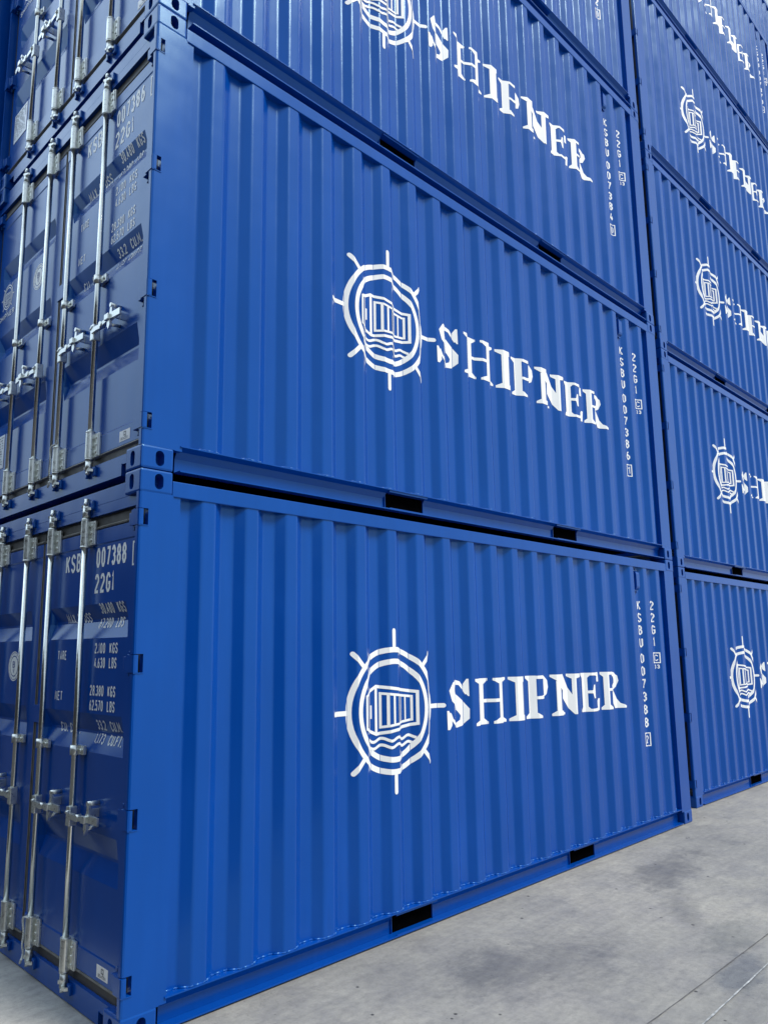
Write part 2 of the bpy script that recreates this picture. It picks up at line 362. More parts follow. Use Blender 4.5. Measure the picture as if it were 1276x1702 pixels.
# emblem -----------------------------------------------------------
def emblem_polys(cx, cz, s=1.0, fl=1, simple_=False):
    def P(x, z): return (cx+fl*x*s, cz+z*s)
    out = [ring(cx, cz, .389*s, .356*s), ring(cx, cz, .316*s, .283*s)]
    for i in range(8):
        t = math.pi/4*i; c, d = math.cos(t), math.sin(t)
        out.append(capsule(P(c*.375, d*.375), P(c*.492, d*.492), .029*s))
    # container icon: near corner edge at x=-.16
    fr = [P(-.245, .092), P(-.132, .148), P(.222, .103), P(.222, -.098), P(-.132, -.140), P(-.245, -.098)]
    out.append(ribbon(fr, .019*s, close=True))
    out.append(ribbon([P(-.132, .140), P(-.132, -.135)], .021*s))
    out.append(ribbon([P(-.206, .105), P(-.206, -.112)], .012*s))
    out.append(ribbon([P(-.176, .035), P(-.176, -.045)], .012*s))
    out.append(ribbon([P(-.098, .104), P(.188, .074), P(.188, -.072), P(-.098, -.100)], .015*s, close=True))
    for j, bx in enumerate((-.054, -.004, .046, .090, .134)):
        hh = .098-.028*(bx+.098)/.286
        out.append(ribbon([P(bx, hh), P(bx, -hh)], .017*s if j < 3 else .012*s))
    for j, (zz, xa, xb) in enumerate(((-.176, -.216, .212), (-.216, -.196, .186))):
        pts = [P(xa+(xb-xa)*i/40, zz+.010*math.sin((xa+(xb-xa)*i/40)*50)) for i in range(41)]
        out.append(ribbon(pts, .017*s))
    return out
EX, EZ = 1.791, 1.328

# letters ------------------------------------------------------------
LZ, LH = 1.168, 0.323
def stem(x1, x2, s1, s2, t1=None, t2=None, sh=.017, br=.042):
    t1 = s1 if t1 is None else t1; t2 = s2 if t2 is None else t2
    return [(s1, LZ), (s2, LZ), (s2, LZ+sh), (x2, LZ+br), (x2, LZ+LH-br), (t2, LZ+LH-sh), (t2, LZ+LH), (t1, LZ+LH), (t1, LZ+LH-sh), (x1, LZ+LH-br), (x1, LZ+br), (s1, LZ+sh)]
def letter_polys():
    o = []
    # S
    sx = 2.300; kx = 1.10
    cl = [(.222, .222, .014), (.205, .262, .022), (.170, .298, .028), (.125, .306, .034), (.082, .288, .054), (.062, .252, .072), (.080, .212, .086), (.125, .178, .094), (.172, .145, .094), (.205, .105, .084), (.208, .066, .068), (.180, .030, .048), (.130, .016, .034), (.085, .030, .026), (.052, .062, .020), (.034, .105, .014)]
    o.append(ribbon([(sx+a*kx, LZ+b) for a, b, c in cl], [c*.95 for a, b, c in cl]))
    o.append([(sx+.205*kx, LZ+.245), (sx+.233*kx, LZ+.208), (sx+.240*kx, LZ+.208), (sx+.238*kx, LZ+LH+.003), (sx+.226*kx, LZ+LH+.003), (sx+.205*kx, LZ+.292)])
    o.append([(sx+.004, LZ-.003), (sx+.028, LZ-.003), (sx+.052, LZ+.026), (sx+.052, LZ+.078), (sx+.020, LZ+.122), (sx+.002, LZ+.122)])
    # H
    o.append(stem(2.676, 2.764, 2.620, 2.808)); o.append(stem(2.906, 2.985, 2.842, 3.035))
    o.append([(2.75, LZ+.152), (2.92, LZ+.152), (2.92, LZ+.176), (2.75, LZ+.176)])
    # I
    o.append(stem(3.124, 3.208, 3.072, 3.262))
    # P
    o.append(stem(3.342, 3.406, 3.300, 3.466, t2=3.406))
    o.append(ribbon([(3.402, LZ+.310), (3.500, LZ+.310), (3.555, LZ+.296), (3.582, LZ+.268), (3.586, LZ+.232), (3.572, LZ+.192), (3.535, LZ+.166), (3.470, LZ+.155), (3.402, LZ+.155)],
                    [.024, .026, .042, .060, .066, .056, .036, .024, .022]))
    # N
    o.append([(3.648, LZ), (3.858, LZ), (3.858, LZ+.017), (3.752, LZ+.040), (3.752, LZ+.240), (3.688, LZ+.275), (3.688, LZ+.040), (3.648, LZ+.017)])
    o.append([(3.642, LZ+LH), (3.642, LZ+LH-.017), (3.690, LZ+LH-.045), (3.735, LZ+.235), (3.960, LZ-.004), (3.993, LZ-.004), (3.993, LZ+.080), (3.845, LZ+LH)])
    o.append([(3.948, LZ+.02), (3.992, LZ-.003), (3.996, LZ+LH-.04), (4.110, LZ+LH-.017), (4.110, LZ+LH), (3.900, LZ+LH), (3.900, LZ+LH-.017), (3.948, LZ+LH-.04)])
    # E
    o.append(stem(4.150, 4.214, 4.132, 4.24, t2=4.24))
    o.append([(4.21, LZ), (4.425, LZ), (4.440, LZ+.100), (4.412, LZ+.100), (4.375, LZ+.050), (4.31, LZ+.024), (4.21, LZ+.022)])
    o.append([(4.21, LZ+LH), (4.21, LZ+LH-.022), (4.31, LZ+LH-.024), (4.365, LZ+LH-.050), (4.402, LZ+LH-.080), (4.428, LZ+LH-.080), (4.424, LZ+LH)])
    o.append([(4.21, LZ+.152), (4.262, LZ+.150), (4.280, LZ+.108), (4.300, LZ+.108), (4.300, LZ+.222), (4.280, LZ+.222), (4.262, LZ+.176), (4.21, LZ+.174)])
    # R
    o.append(stem(4.492, 4.552, 4.462, 4.600, t2=4.552))
    o.append(ribbon([(4.548, LZ+.310), (4.650, LZ+.310), (4.705, LZ+.296), (4.732, LZ+.270), (4.736, LZ+.242), (4.722, LZ+.206), (4.680, LZ+.180), (4.620, LZ+.170), (4.548, LZ+.170)],
                    [.024, .026, .042, .060, .062, .052, .034, .024, .022]))
    o.append([(4.590, LZ+.174), (4.665, LZ+.182), (4.700, LZ+.140), (4.775, LZ+.042), (4.846, LZ+.018), (4.846, LZ), (4.705, LZ), (4.668, LZ+.060), (4.620, LZ+.160)])
    return o

def check_digit(num):
    v = {'K': 21, 'S': 30, 'B': 12, 'U': 32}; s = 'KSBU'+num
    return str(sum((v[c] if c in v else int(c))*2**i for i, c in enumerate(s)) % 11 % 10)
def frame(x0, x1, z0, z1, t):
    vs = [(x0, z0), (x1, z0), (x1, z1), (x0, z1), (x0+t, z0+t), (x1-t, z0+t), (x1-t, z1-t), (x0+t, z1-t)]
    return (vs, [(0, 1, 5, 4), (1, 2, 6, 5), (2, 3, 7, 6), (3, 0, 4, 7)])
def side_serial(num):
    own = []; ser = []; chk = []; siz = []; p = .1190; z = 2.103; cx, cw, ch = 5.294, .050, .090
    for i, c in enumerate('KSBU'+num):
        if i == 4: z -= p*.25
        w = cw if c != '1' else cw*.45
        (own if i < 4 else ser).append(text(c, cx-w/2, z-ch/2, w, ch, 1, .15)); z -= p
    z -= .035
    chk.append(text(check_digit(num), cx-.016, z-.036, .032, .072, 1, .15)); chk.append(frame(cx-.036, cx+.036, z-.062, z+.062, .009))
    z = 2.110; cx = 5.576; cw = .050
    for c in '22G1':
        w = cw if c != '1' else cw*.45
        siz.append(text(c, cx-w/2, z-ch/2, w, ch, 1, .15)); z -= p
    z -= .035; cx += .012
    cm = [text('C', cx-.020, z-.03, .040, .06), frame(cx-.042, cx+.042, z-.052, z+.052, .010), text('33', cx-.028, z-.104, .056, .038, 1, .2)]
    return [('owner_code', own), ('serial_number', ser), ('check_digit', chk), ('size_code', siz), ('country_code', cm)]
def door_serial(num):
    return [('owner_code', [text('KSBU', .907, 2.137, .262, .104, -1)]), ('serial_number', [text(num, .527, 2.142, .330, .104, -1)]),
            ('size_code', [text('22G1', .533, 2.006, .212, .102, -1)]), ('check_digit', [text(check_digit(num), .112, 2.150, .030, .080, -1), frame(.072, .134, 2.122, 2.244, .010)])]
def door_weights():
    T = lambda *a: text(*a, -1, .14)
    return [T('MAX. GROSS', .915, 1.858, .300, .052), T('30.480  KGS', .480, 1.898, .272, .054), T('67.200  LBS', .520, 1.824, .272, .052),
     T('TARE', .951, 1.660, .111, .050), T('2.100  KGS', .498, 1.694, .250, .053), T('4.630  LBS', .498, 1.620, .244, .053),
     T('NET', .963, 1.441, .096, .050), T('28.380  KGS', .532, 1.480, .278, .053), T('62.570  LBS', .532, 1.406, .277, .053),
     T('CU. CAP.', .935, 1.274, .240, .050), T('33.2  CU.M.', .480, 1.310, .265, .050), T('1.173  CU.FT.', .500, 1.242, .285, .050)]

# ------------------------------------------------------------------ part meshes (shared by all containers)
def build_parts():
    P = []          # (name, mesh, parent index or None, loc, which) ; which: 'all' or 'full'
    def add(name, mb_or_me, mat, parent=None, which='all', loc=(0, 0, 0)):
        if isinstance(mb_or_me, MB):
            bmesh.ops.recalc_face_normals(mb_or_me.bm, faces=mb_or_me.bm.faces)
            me = bpy.data.meshes.new(name); mb_or_me.bm.to_mesh(me); mb_or_me.bm.free(); me.materials.append(mat)
        else: me = mb_or_me
        P.append((name, me, parent, loc, which)); return len(P)-1
    # --- side walls
    rp = rounded(prof)
    mb = MB(); mb.prism(rp+[(5.84, .050), (.225, .050)], 'z', .1465, 2.480); near = add('side_wall', mb, M['blue'])
    add('side_wall', mirror_mesh(P[near][1], W_), None)
    mb = MB(); wp = [(x, y+.002, .1475) for x, y in rp]; mb.tube([Vector(p) for p in wp], .0072, 8); add('weld_bead', mb, M['blue'])
    # --- front end wall (far end)
    pts = []; y = .06
    while y < W_-.18:
        pts += [(L_-.045, y), (L_-.005-.012, y+.04), (L_-.017, y+.11), (L_-.045, y+.15)]; y += .22
    pts = [(L_-.045, .03)]+pts+[(L_-.045, W_-.03), (L_-.055, W_-.03), (L_-.055, .03)]
    mb = MB(); mb.prism(pts, 'z', .12, 2.47); add('end_wall', mb, M['blue'])
    # --- roof and floor
    pts = [(.03, 2.535)]; x = .2
    while x < L_-.3: pts += [(x, 2.535), (x+.03, 2.555), (x+.12, 2.555), (x+.15, 2.535)]; x += .21
    pts += [(L_-.03, 2.535), (L_-.03, 2.528), (.03, 2.528)]
    mb = MB(); mb.prism(pts, 'y', .055, W_-.055); add('roof', mb, M['blue'])
    mb = MB(); mb.box(.11, L_-.06, .058, W_-.058, .118, .146); add('floor', mb, M['dark'])
    # --- rails
    def rail(fy):
        mb = MB(); mb.box(.1785, L_-.1785, .001, .060, 2.466, 2.546, .004); return mb
    i = add('top_rail', rail(0), M['blue']); add('top_rail', mirror_mesh(P[i][1], W_), None)
    PK = ((1.775, 2.155), (3.825, 4.215))
    mb = MB()
    mb.box(.219, 5.858, 0.000, .066, .1395, .1455)                 # top flange
    mb.box(.219, 5.858, .002, .064, .010, .017)                    # bottom flange
    xs = [.219, PK[0][0], PK[0][1], PK[1][0], PK[1][1], 5.858]
    for a, b in ((xs[0], xs[1]), (xs[2], xs[3]), (xs[4], xs[5])): mb.prism([(.006, .1395), (.040, .124), (.061, .088), (.063, .0175), (.068, .0175), (.068, .092), (.048, .128), (.018, .1395)], 'x', a, b)
    for q in xs[1:5]: mb.box(q-.0025, q+.0025, .050, .067, .0172, .1262)
    for a, b in ((xs[1], xs[2]), (xs[3], xs[4])): mb.box(a, b, .008, .066, .1265, .1395); mb.box(a, b, .006, .012, .0170, .0225)
    i = add('bottom_rail', mb, M['blue']); add('bottom_rail', mirror_mesh(P[i][1], W_), None)
    for a, b in PK:
        mb = MB()
        mb.box(a+.0002, a+.006, .062, W_-.062, .0236, .1204); mb.box(b-.006, b-.0002, .062, W_-.062, .0236, .1204)
        mb.box(a, b, .064, W_-.064, .1205, .126); mb.box(a, b, .066, W_-.066, .0175, .0235); mb.box(a, b, .060, .0615, .0175, .126); mb.box(a, b, W_-.0615, W_-.060, .0175, .126)  # black sheets across the pocket mouths take the place of deep shade
        add('forklift_pocket', mb, M['dark'])
    # bottom cross members under the floor
    # --- posts
    HZ = ((.200, .285), (.895, .990), (1.600, 1.690), (2.305, 2.390))
    full = [(0.0, .034), (0, .012), (.0035, .0055), (.012, .002), (.186, .002), (.186, .008), (.229, .008), (.229, .056), (.060, .056), (.060, .034)]
    cut = [(.050, .034), (.050, .002), (.186, .002), (.186, .008), (.229, .008), (.229, .056), (.060, .056), (.060, .034)]
    mb = MB(); z = .117
    for a, b in HZ: mb.prism(full, 'z', z, a); mb.prism(cut, 'z', a, b); z = b
    mb.prism(full, 'z', z, 2.474)
    i = add('corner_post', mb, M['blue']); add('corner_post', mirror_mesh(P[i][1], W_), None)
    fp = [(5.838, .050), (5.838, .003), (6.046, .003), (6.053, .006), (6.056, .012), (6.056, .10), (6.0, .10), (6.0, .05)]
    mb = MB(); mb.prism(fp, 'z', .117, 2.474)
    i = add('corner_post', mb, M['blue']); add('corner_post', mirror_mesh(P[i][1], W_), None)
    # --- corner castings, boolean slots
    def casting():
        c = MB().box(0, .178, 0, .162, 0, .118, .011)
        me = bpy.data.meshes.new('corner_casting'); c.bm.to_mesh(me); c.bm.free()
        o = link('tmpc', me)
        def slot(cx, cz, w, h, ax):
            k = MB(); n = 10; pts = []
            for j in range(n+1): t = -math.pi*j/n+math.pi; pts.append((cx+w/2*math.cos(t), cz+(h-w)/2+w/2*math.sin(t)))
            for j in range(n+1): t = -math.pi*j/n; pts.append((cx+w/2*math.cos(t), cz-(h-w)/2+w/2*math.sin(t)))
            k.prism(pts, ax, -.02, .06)
            bmesh.ops.recalc_face_normals(k.bm, faces=k.bm.faces)
            m_ = bpy.data.meshes.new('k'); k.bm.to_mesh(m_); k.bm.free(); return link('k', m_)
        ks = [slot(.1015, .058, .048, .079, 'y'), slot(.089, .058, .044, .079, 'x')]
        for k in ks:
            md = o.modifiers.new('b', 'BOOLEAN'); md.object = k; md.operation = 'DIFFERENCE'; md.solver = 'EXACT'
        bpy.context.view_layer.update()
        ev = o.evaluated_get(bpy.context.evaluated_depsgraph_get()); m2 = bpy.data.meshes.new_from_object(ev)
        for k in ks+[o]: bpy.data.objects.remove(k)
        m2.name = 'corner_casting'; m2.materials.clear(); m2.materials.append(M['blue']); return m2
    cm = casting()
    def xf(me, fx, fy, fz, z):
        m2 = me.copy()
        for v in m2.vertices:
            if fx: v.co.x = L_-v.co.x
            if fy: v.co.y = W_-v.co.y
            v.co.z = (z-v.co.z) if fz else v.co.z+z
        if (fx+fy+fz) % 2: m2.flip_normals()
        return m2
    for fx in (0, 1):
        for fy in (0, 1):
            add('corner_casting', xf(cm, fx, fy, 0, 0.001), None); add('corner_casting', xf(cm, fx, fy, 1, H_-.001), None)
    # --- door end frame
    mb = MB(); mb.box(.030, .12, .2585, W_-.2585, .006, .114); mb.box(.030, .12, .163, .2585, .064, .114); mb.box(.030, .12, W_-.2585, W_-.163, .064, .114)
    mb.box(.026, .030, .2550, .2620, .006, .068); add('door_sill', mb, M['blue'])
    mb = MB(); mb.box(.028, .12, .163, W_-.163, 2.474, 2.552, .002); mb.box(.028, .12, .036, W_-.036, 2.418, 2.4735); add('door_header', mb, M['blue'])
    # --- doors
    def door(ya, yb, g0, g1):
        mb = MB(); bm = mb.bm
        ys = [ya, g0, g0+.030, g1-.030, g1, yb]
        zs = [.176, STEP0-.006, STEP0+.001]+BREAKS_Z+[STEP1-.001, STEP1+.006, 2.343]
        V = {}
        for i, y in enumerate(ys):
            for j, z in enumerate(zs):
                ins = 1.0 if i in (2, 3) else 0.0
                zz = z if j not in (1,) else z
                d = -.004 if (j in (0, 1) or j >= len(zs)-2) else (door_depth(z)*ins if j > 2 and j < len(zs)-3 else 0)
                # breaks sit exactly on groove corners
                for a, b, c, e in GROOVES:
                    if abs(z-b) < 1e-6 or abs(z-c) < 1e-6: d = DD*ins
                V[i, j] = bm.verts.new((XD+d, y, z))
        for i in range(len(ys)-1):
            for j in range(len(zs)-1): bm.faces.new((V[i, j], V[i+1, j], V[i+1, j+1], V[i, j+1]))
        be = [e for e in bm.edges if len(e.link_faces) == 1]
        r = bmesh.ops.extrude_edge_only(bm, edges=be)
        for v in [g for g in r['geom'] if isinstance(g, bmesh.types.BMVert)]: v.co.x = .092
        loop = [g for g in r['geom'] if isinstance(g, bmesh.types.BMEdge) and len(g.link_faces) == 1]
        bmesh.ops.contextual_create(bm, geom=loop)
        return mb
    dr = add('door', door(.082, 1.203, .155, 1.095), M['blue']); dl = add('door', door(1.235, W_-.082, 1.343, W_-.155), M['blue'])
    # seam clip plate
    mb = MB(); mb.box(.034, .044, 1.118, 1.240, 1.305, 1.405, .003); add('overlap_plate', mb, M['blue'], dr, 'full')
    # gaskets
    for y0, y1, d in ((.082, 1.203, dr), (1.235, W_-.082, dl)):
        mb = MB()
        mb.box(.050, .090, y0-.044 if y0 < 1 else y0-.012, y1+.012 if y0 < 1 else y1+.044, 2.3435, 2.4175)
        mb.box(.050, .090, y0-.044 if y0 < 1 else y0-.012, y1+.012 if y0 < 1 else y1+.044, .1145, .1755)
        mb.box(.053, .090, (y0-.046) if y0 < 1 else (y1+.0005), (y0-.0005) if y0 < 1 else (y1+.046), .1756, 2.3434)
        mb.box(.053, .090, (y1+.0005) if y0 < 1 else (y0-.0155), (y1+.0155) if y0 < 1 else (y0-.0005), .1756, 2.3434)
        add('gasket', mb, M['rubber'], d)
        mb = MB(); a, b = y0-.03 if y0 < 1 else y0, y1 if y0 < 1 else y1+.03
        mb.prism([(.050, .158), (.036, .166), (.038, .172), (.050, .175)], 'y', a, b); mb.prism([(.050, 2.345), (.038, 2.350), (.036, 2.356), (.050, 2.366)], 'y', a, b)
        if y0 < 1: mb.box(.042, .054, y1+.001, y1+.006, .18, 2.34)
        else: mb.box(.042, .054, y0-.006, y0-.001, .18, 2.34)
        add('gasket_lip', mb, M['rubber_light'], d)
    # hinges
    for d, fy in ((dr, 0), (dl, 1)):
        for a, b in HZ:
            mb = MB()
            mb.prism([(-.0035, .070), (-.0035, .008), (.000, .000), (.008, -.0025), (.022, -.0025), (.022, .006), (.010, .008), (.006, .016), (.006, .070)], 'z', a+.004, b-.004)
            mb.box(.0, .052, -.001, .040, a-.001, a+.0035); 
            mb.cyl((.014, .060, a+.002), (.014, .060, b-.002), .013, 12)
            mb.box(.012, .046, .064, .122, a+.012, b-.012, .002)
            mb.cyl((.040, .108, b+.004), (.030, .108, b+.004), .010, 8); mb.cyl((.040, .108, a-.004), (.030, .108, a-.004), .010, 8)
            mb.box(.034, .046, .098, .118, a-.012, b+.012)
            bmesh.ops.recalc_face_normals(mb.bm, faces=mb.bm.faces)
            me = bpy.data.meshes.new('hinge'); mb.bm.to_mesh(me); mb.bm.free(); me.materials.append(M['blue'])
            if fy: me = mirror_mesh(me, W_)
            add('hinge', me, None, d)
    # locking bars
    XR = .010
    for yr, hd in ((.600, -1), (1.040, -1), (W_-1.040, 1), (W_-.600, 1)):
        mb = MB(); mb.cyl((XR, yr, .070), (XR, yr, 2.520), .0160, 24); bar = add('locking_bar', mb, M['galv'], None, 'full')
        wing = -1                                         # bearing bracket wing to the right as seen
        for z0, z1 in ((.158, .300), (2.262, 2.400)):
            mb = MB(); n = 12
            pts = []
            for j in range(n+1):
                t = math.pi/2+math.pi*j/n
                pts.append((XR+.0245*math.cos(t), yr+.0245*math.sin(t)))
            # half-shell clamp closed to the door
            pts = [(XD, yr+.0245)]+pts+[(XD, yr-.0245)]
            mb.prism(pts, 'z', z0, z1)
            y1, y2 = sorted((yr-.024, yr-.070))
            mb.box(XR+.016, XD-.003, y1, y2, z0+.004, z1-.004, .004)
            mb.box(XR+.010, XR+.017, y1+.004, y1+.022, z0+.010, z1-.010, .002)
            for q in (.22, .5, .78):
                zc = z0+(z1-z0)*q; mb.cyl((XR+.012, y1+.020, zc), (XR+.004, y1+.020, zc), .0075, 8)
            e0, e1 = (z0-.012, z0) if z0 < 1 else (z1, z1+.012)
            mb.cyl((XR, yr, e0), (XR, yr, e1), .0235, 16)
            e0, e1 = (z1, z1+.008) if z0 < 1 else (z0-.010, z0)
            mb.cyl((XR, yr, e0), (XR, yr, e1), .0255, 16)
            add('bearing_bracket', mb, M['galvcast'], bar, 'full')
        # mid guide
        for zc in (1.205,):
            mb = MB(); mb.cyl((XR, yr, zc-.024), (XR, yr, zc+.024), .0245, 16)
            mb.box(XR, XD-.002, yr-.024, yr+.024, zc-.022, zc+.022); mb.box(XR+.012, XD-.004, yr-.068, yr-.018, zc-.022, zc+.022, .003)
            mb.cyl((XR+.014, yr-.046, zc), (XR+.002, yr-.046, zc), .009, 8)
            add('guide_bracket', mb, M['galvcast'], bar, 'full')
        # cams
        for zc, s_ in ((.092, -1), (2.470, 1)):
            mb = MB()
            mb.cyl((XR, yr, zc-.012), (XR, yr, zc+.052 if s_ < 0 else zc+.012), .020, 14)
            if s_ > 0: mb.cyl((XR, yr, zc-.052), (XR, yr, zc), .0205, 14)
            c = [(0, -.018), (.030, -.030), (.052, -.020), (.060, .004), (.046, .010), (.036, -.006), (.018, .002), (.004, .020), (-.018, .022), (-.026, .0)]
            mb.prism([(XR-.004+.6*b, yr-a*.9) for a, b in c], 'z', zc-.016, zc-.002)
            mb.prism([(XR-.004+.6*b, yr+a*.55) for a, b in c], 'z', zc+.002, zc+.016)
            mb.cyl((XR-.012, yr-.010, zc+s_*.014), (XR-.012, yr-.010, zc+s_*.030), .010, 8)
            add('cam', mb, M['galvcast'], bar, 'full')
        # handle: hub clamp, swinging arm
        mb = MB(); zh = .884; s_ = hd
        mb.box(XR-.024, XR+.020, yr-.021, yr+.021, zh-.050, zh+.045, .006)
        mb.cyl((XR-.026, yr+s_*.020, zh+.018), (XR-.026, yr-s_*.004, zh+.018), .010, 8)
        arm = [(.012, 0, .022, .030), (.060, .004, .018, .026), (.110, -.002, .018, .024), (.150, .008, .018, .022), (.190, .010, .020, .022), (.222, .018, .022, .034), (.330, .016, .010, .036)]
        for (a, za, ta, ha), (b, zb, tb, hb) in zip(arm[:-1], arm[1:]):
            bm = mb.bm; q = []
            for (u, zz, t_, h_) in ((a, za, ta, ha), (b, zb, tb, hb)):
                yy = yr+s_*u; x_ = XR-.020
                q.append([bm.verts.new(p) for p in ((x_-t_/2, yy, zh+zz-h_/2), (x_+t_/2, yy, zh+zz-h_/2), (x_+t_/2, yy, zh+zz+h_/2), (x_-t_/2, yy, zh+zz+h_/2))])
            for j in range(4): bm.faces.new((q[0][j], q[0][(j+1) % 4], q[1][(j+1) % 4], q[1][j]))
            bm.faces.new(q[0]); bm.faces.new(q[1][::-1])
        mb.cyl((XR-.034, yr+s_*.115, zh+.006), (XR-.004, yr+s_*.115, zh+.006), .017, 10)
        add('handle', mb, M['galvcast'], bar, 'full')
        mb = MB(); yc_ = yr+s_*.222
        mb.prism([(yc_+s_*.016, zh+.006), (yc_-s_*.030, zh+.022), (yc_-s_*.016, zh+.040), (yc_-s_*.010, zh+.070), (yc_-s_*.008, zh+.094), (yc_+s_*.008, zh+.096), (yc_+s_*.012, zh+.070), (yc_+s_*.012, zh+.028)], 'x', XR-.022, XR-.010)
        mb.prism([(yc_-.014, zh-.006), (yc_-.016, zh-.036), (yc_, zh-.056), (yc_+.016, zh-.036), (yc_+.014, zh-.006)], 'x', XR-.034, XR-.020)
        mb.cyl((XR-.026, yc_, zh+.086), (XD+.002, yc_, zh+.086), .012, 12); mb.cyl((XR-.026, yc_, zh-.030), (XD+.002, yc_, zh-.020), .009, 10)
        mb.box(XR-.012, XD+.001, yc_-.006, yc_+.006, zh+.020, zh+.060)
        mb.box(XR-.045, XR-.030, yc_-s_*.010-.022, yc_-s_*.010+.022, zh-.004, zh+.030, .004)
        add('handle_catch', mb, M['galvcast'], bar, 'full')
        # blue keepers welded to sill and header
        for zc in (.078, 2.482):
            for q0, q1 in ((yr-.062, yr-.028), (yr+.030, yr+.052)):
                mb = MB(); mb.box(.012, .031, q0, q1, zc-.026, zc+.026, .006); add('cam_keeper', mb, M['blue'], None, 'full')
    # --- vent
    mb = MB(); mb.prism([(.0425, 2.245), (.018, 2.262), (.012, 2.280), (.012, 2.400), (.018, 2.418), (.0425, 2.436)], 'x', 5.228, 5.292)
    mb.box(5.222, 5.298, .036, .0465, 2.236, 2.446)
    for q in (2.232, 2.448): mb.cyl((5.26, .040, q), (5.26, .030, q), .009, 8)
    add('vent', mb, M['blue'])
    # --- markings
    add('emblem', flat_to('emblem', emblem_polys(EX, EZ), side_map, BREAKS_X, 0, M['white']), None)
    add('lettering', flat_to('lettering', letter_polys(), side_map, BREAKS_X, 0, M['white']), None)
    for wl in door_weights(): add('weight_marking', flat_to('weight_marking', [wl], door_map, BREAKS_Z, 1, M['white'], extra=BREAKS_Y), None, dr, 'full')
    se = emblem_polys(2.165, 1.676, .24, -1)
    add('emblem', flat_to('door_emblem', se+[text('SHIPNER', 2.318, 1.512, .300, .042, -1, .16)], door_map, BREAKS_Z, 1, M['white'], extra=BREAKS_Y), None, dl, 'full')
    cy, cz = 1.596, 1.620
    add('class_seal', flat_to('class_seal', [ring(cy, cz, .090, .084), ring(cy, cz, .080, .064), disc(cy, cz, .058)], door_map, BREAKS_Z, 1, M['white'], extra=BREAKS_Y), None, dl, 'full')
    mk = [text('B', cy+.020, cz-.010, .036, .040, -1), text('V', cy+.014, cz-.042, .026, .028, -1)]+[disc(cy+.072*math.cos(t*.42), cz+.072*math.sin(t*.42), .0035, 6) for t in range(15)]
    add('seal_print', flat_to('seal_print', mk, lambda u, v, l: (XD-l-.002, u, v), [], 1, M['bluemark']), None, dl, 'full')
    mb = MB(); mb.box(XD-.0035, XD+.002, 2.030, 2.275, .372, .610, .001); pl = add('data_plate', mb, M['plate'], dl, 'full')
    mk = []
    for j in range(11):
        z = .588-.019*j; y = 2.262; random.seed(j)
        while y > 2.06:
            wl = random.uniform(.015, .06); mk.append([(y, z), (max(2.045, y-wl), z), (max(2.045, y-wl), z+.0045), (y, z+.0045)]); y -= wl+random.uniform(.008, .03)
    add('plate_print', flat_to('plate_print', mk, lambda u, v, l: (XD-.0035-l, u, v), [], 1, M['ink']), None, dl, 'full')
    mb = MB(); mb.box(XD-.0055, XD-.003, .205, .318, .196, .252); add('sticker', mb, M['sticker'], dr, 'full')
    mk = [frame(.246, .270, .222, .244, .004), text('BEACON', .300, .202, .076, .014, -1, .16), [(.250, .222), (.243, .214), (.247, .213), (.254, .221)]]
    add('sticker_print', flat_to('sticker_print', mk, lambda u, v, l: (XD-.0055-l, u, v), [], 1, M['ink']), None, dr, 'full')
    return P, dr
PARTS, DOOR_IDX = build_parts()

def container(name, loc, num, label, group, full=True, rot=0.0, marks=True):
    e = bpy.data.objects.new(name, None); COL.objects.link(e); e.location = loc; e.rotation_euler = (0, 0, rot)
    e['label'] = label; e['category'] = 'shipping container'; e['group'] = group; e.empty_display_size = .5
    idx = {}
    for i, (n, me, par, l, which) in enumerate(PARTS):
        if which == 'full' and not full: continue
        if not marks and n in ('emblem', 'lettering', 'vent'): continue
        p = e if par is None else idx[par]
        idx[i] = link(n, me, p, l)
    if num:
        for nm, pl in side_serial(num): link(nm, flat_to(nm, pl, side_map, BREAKS_X, 0, M['white']), e)
        if full:
            for nm, pl in door_serial(num): link(nm, flat_to(nm, pl, door_map, BREAKS_Z, 1, M['white'], extra=BREAKS_Y), idx[DOOR_IDX])
    return e

# ------------------------------------------------------------------ ground
def ground():
    bm = bmesh.new(); bmesh.ops.create_grid(bm, x_segments=2, y_segments=2, size=600)
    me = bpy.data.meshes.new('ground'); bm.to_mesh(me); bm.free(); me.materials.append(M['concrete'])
    o = link('ground', me); o['kind'] = 'structure'
    bm = bmesh.new(); vs = [bm.verts.new(p) for p in ((-5.9, -70, .004), (-.36, -70, .004), (-.36, 90, .004), (-5.9, 90, .004))]; bm.faces.new(vs)
    me = bpy.data.meshes.new('added_dark_strip'); bm.to_mesh(me); bm.free(); me.materials.append(M['added_strip']); o = link('added_dark_strip', me); o['kind'] = 'structure'  # unseen dark ground strip, added to darken reflections and bounce on the doors
    # slab joint and painted line: thin sheets laid on the slab
    def strip(name, pts, w, z, mat):
        vs, fs = ribbon(pts, w); me = bpy.data.meshes.new(name); me.from_pydata([(a, b, z) for a, b in vs], [], fs); me.materials.append(mat)
        o = link(name, me); o['kind'] = 'structure'; return o
    random.seed(3)
    pts = [(x*.12-3, -1.49-.012*(x*.12-3)+random.uniform(-.003, .003)) for x in range(0, 260)]
    strip('slab_joint', pts, [random.uniform(.003, .008) for _ in pts], .004, M['joint'])
    pts = [(1.6+x*.1, -1.700+.018*(x*.1)+random.uniform(-.0012, .0012)) for x in range(0, 90)]
    strip('painted_line', pts, [random.uniform(.005, .011) for _ in pts], .008, M['linepaint'])
M['linepaint'] = simple('worn line paint', (.36, .38, .38), .6, 0, 25, .5)
ground()

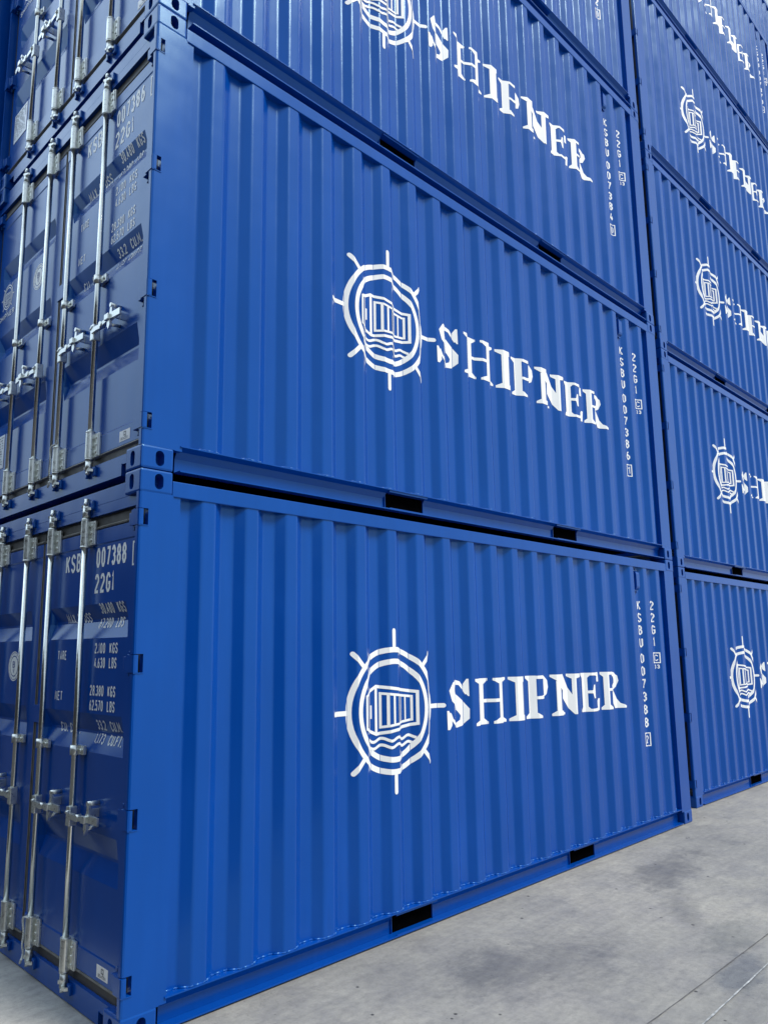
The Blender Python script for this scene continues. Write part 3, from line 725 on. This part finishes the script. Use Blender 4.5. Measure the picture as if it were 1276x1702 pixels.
# ------------------------------------------------------------------ containers
G = 'blue shipping containers stacked in the yard'
BX, BY = 6.695, 0.2135
ORD = ['on the concrete ground', 'second from the ground', 'third from the ground', 'fourth from the ground', 'fifth from the ground', 'sixth']
A = [('007388', 'blue container marked KSBU 007388 standing on the concrete at the near corner'),
     ('007386', 'blue container marked KSBU 007386 resting directly on the one marked 007388'),
     ('007384', 'blue container marked KSBU 007384, third up in the near stack'),
     ('007382', 'topmost visible blue container of the near stack, cropped by the photo top')]
for i, (num, lab) in enumerate(A):
    container('shipping_container', (0, 0, i*H_), num, lab, G, True)
B = [('007378', 'lowest blue container of the farther right stack, standing on the concrete'),
     ('007376', 'blue container second from the ground in the farther right stack'),
     ('007374', 'blue container third from the ground in the farther right stack'),
     ('007372', 'blue container fourth from the ground in the farther right stack'),
     ('007370', 'blue container fifth from the ground in the farther right stack')]
for i, (num, lab) in enumerate(B):
    container('shipping_container', (BX, BY, i*H_), num, lab, G, False)
container('shipping_container', (9.2, BY+.45, 5*H_), None, 'blue container set back on top of the right stack, below the sky corner', G, False, marks=False)

D = ['blue container at the left photo edge, lowest of the stack behind the near doors', 'second blue container up in the stack left of the near doors',
     'third blue container up at the left photo edge, showing only a dark corner post', 'fourth blue container up at the top left photo corner, showing only its corner post']
for i, lab in enumerate(D):
    container('shipping_container', (-0.12, W_+.10, i*H_), None, lab, G, True)

# unseen long building shape, added so the doors have something dark to reflect
def dark_block():
    e = bpy.data.objects.new('added_dark_block', None); COL.objects.link(e); e.location = (-6.0, 18, 0)
    e['label'] = 'long dark block added out of view for the container doors to mirror'; e['category'] = 'added_dark_block'
    mb = MB(); pts = []; y = -40.0
    while y < 40: pts += [(0, y), (.04, y+.05), (.04, y+.25), (0, y+.30)]; y += .5
    pts += [(-12, 40), (-12, -40)]
    mb.prism(pts, 'z', 0, 4.6); mb.build('wall', M['block_cladding'], e)
    mb = MB(); mb.prism([(.3, 4.6), (.3, 4.75), (-6, 5.3), (-12.5, 4.75), (-12.5, 4.6)], 'y', -40.4, 40.4); mb.build('roof', M['block_top'], e)
    for k in range(4):
        mb = MB(); mb.box(.05, .09, -33+17*k, -28+17*k, .0, 3.9, .01); mb.build('block_panel', M['block_cladding'], e)
M['block_cladding'] = simple('dark brown cladding', (.030, .029, .031), .6, 0, 3, .2)
M['block_top'] = simple('grey block top', (.22, .23, .24), .5, 0, 3, .2)
dark_block()

# cords tied round the lower door brackets
def cord(x, y, z, label):
    pts = [(x-.030, y-.045, z+.155), (x-.034, y+.002, z+.150), (x-.030, y+.030, z+.125), (x-.020, y+.036, z+.060), (x-.022, y+.040, z+.0), (x-.012, y+.048, z-.050), (x-.030, y+.036, z-.088), (x-.036, y+.006, z-.060)]
    sm = []
    for i in range(len(pts)-1):
        p0 = Vector(pts[max(i-1, 0)]); p1 = Vector(pts[i]); p2 = Vector(pts[i+1]); p3 = Vector(pts[min(i+2, len(pts)-1)])
        for k in range(5):
            t = k/5; sm.append(.5*((2*p1)+(p2-p0)*t+(2*p0-5*p1+4*p2-p3)*t*t+(3*p1-p0-3*p2+p3)*t**3))
    sm.append(Vector(pts[-1]))
    mb = MB().tube(sm, .0055, 8); o = mb.build('cord', M['cord'])
    o['label'] = label; o['category'] = 'cord'
cord(.010, 1.040, .158, 'white cord tied round lower door bracket of the ground container, beside door seam')
cord(.010, 1.040, .158+H_, 'white cord tied round lower door bracket of the second container up')
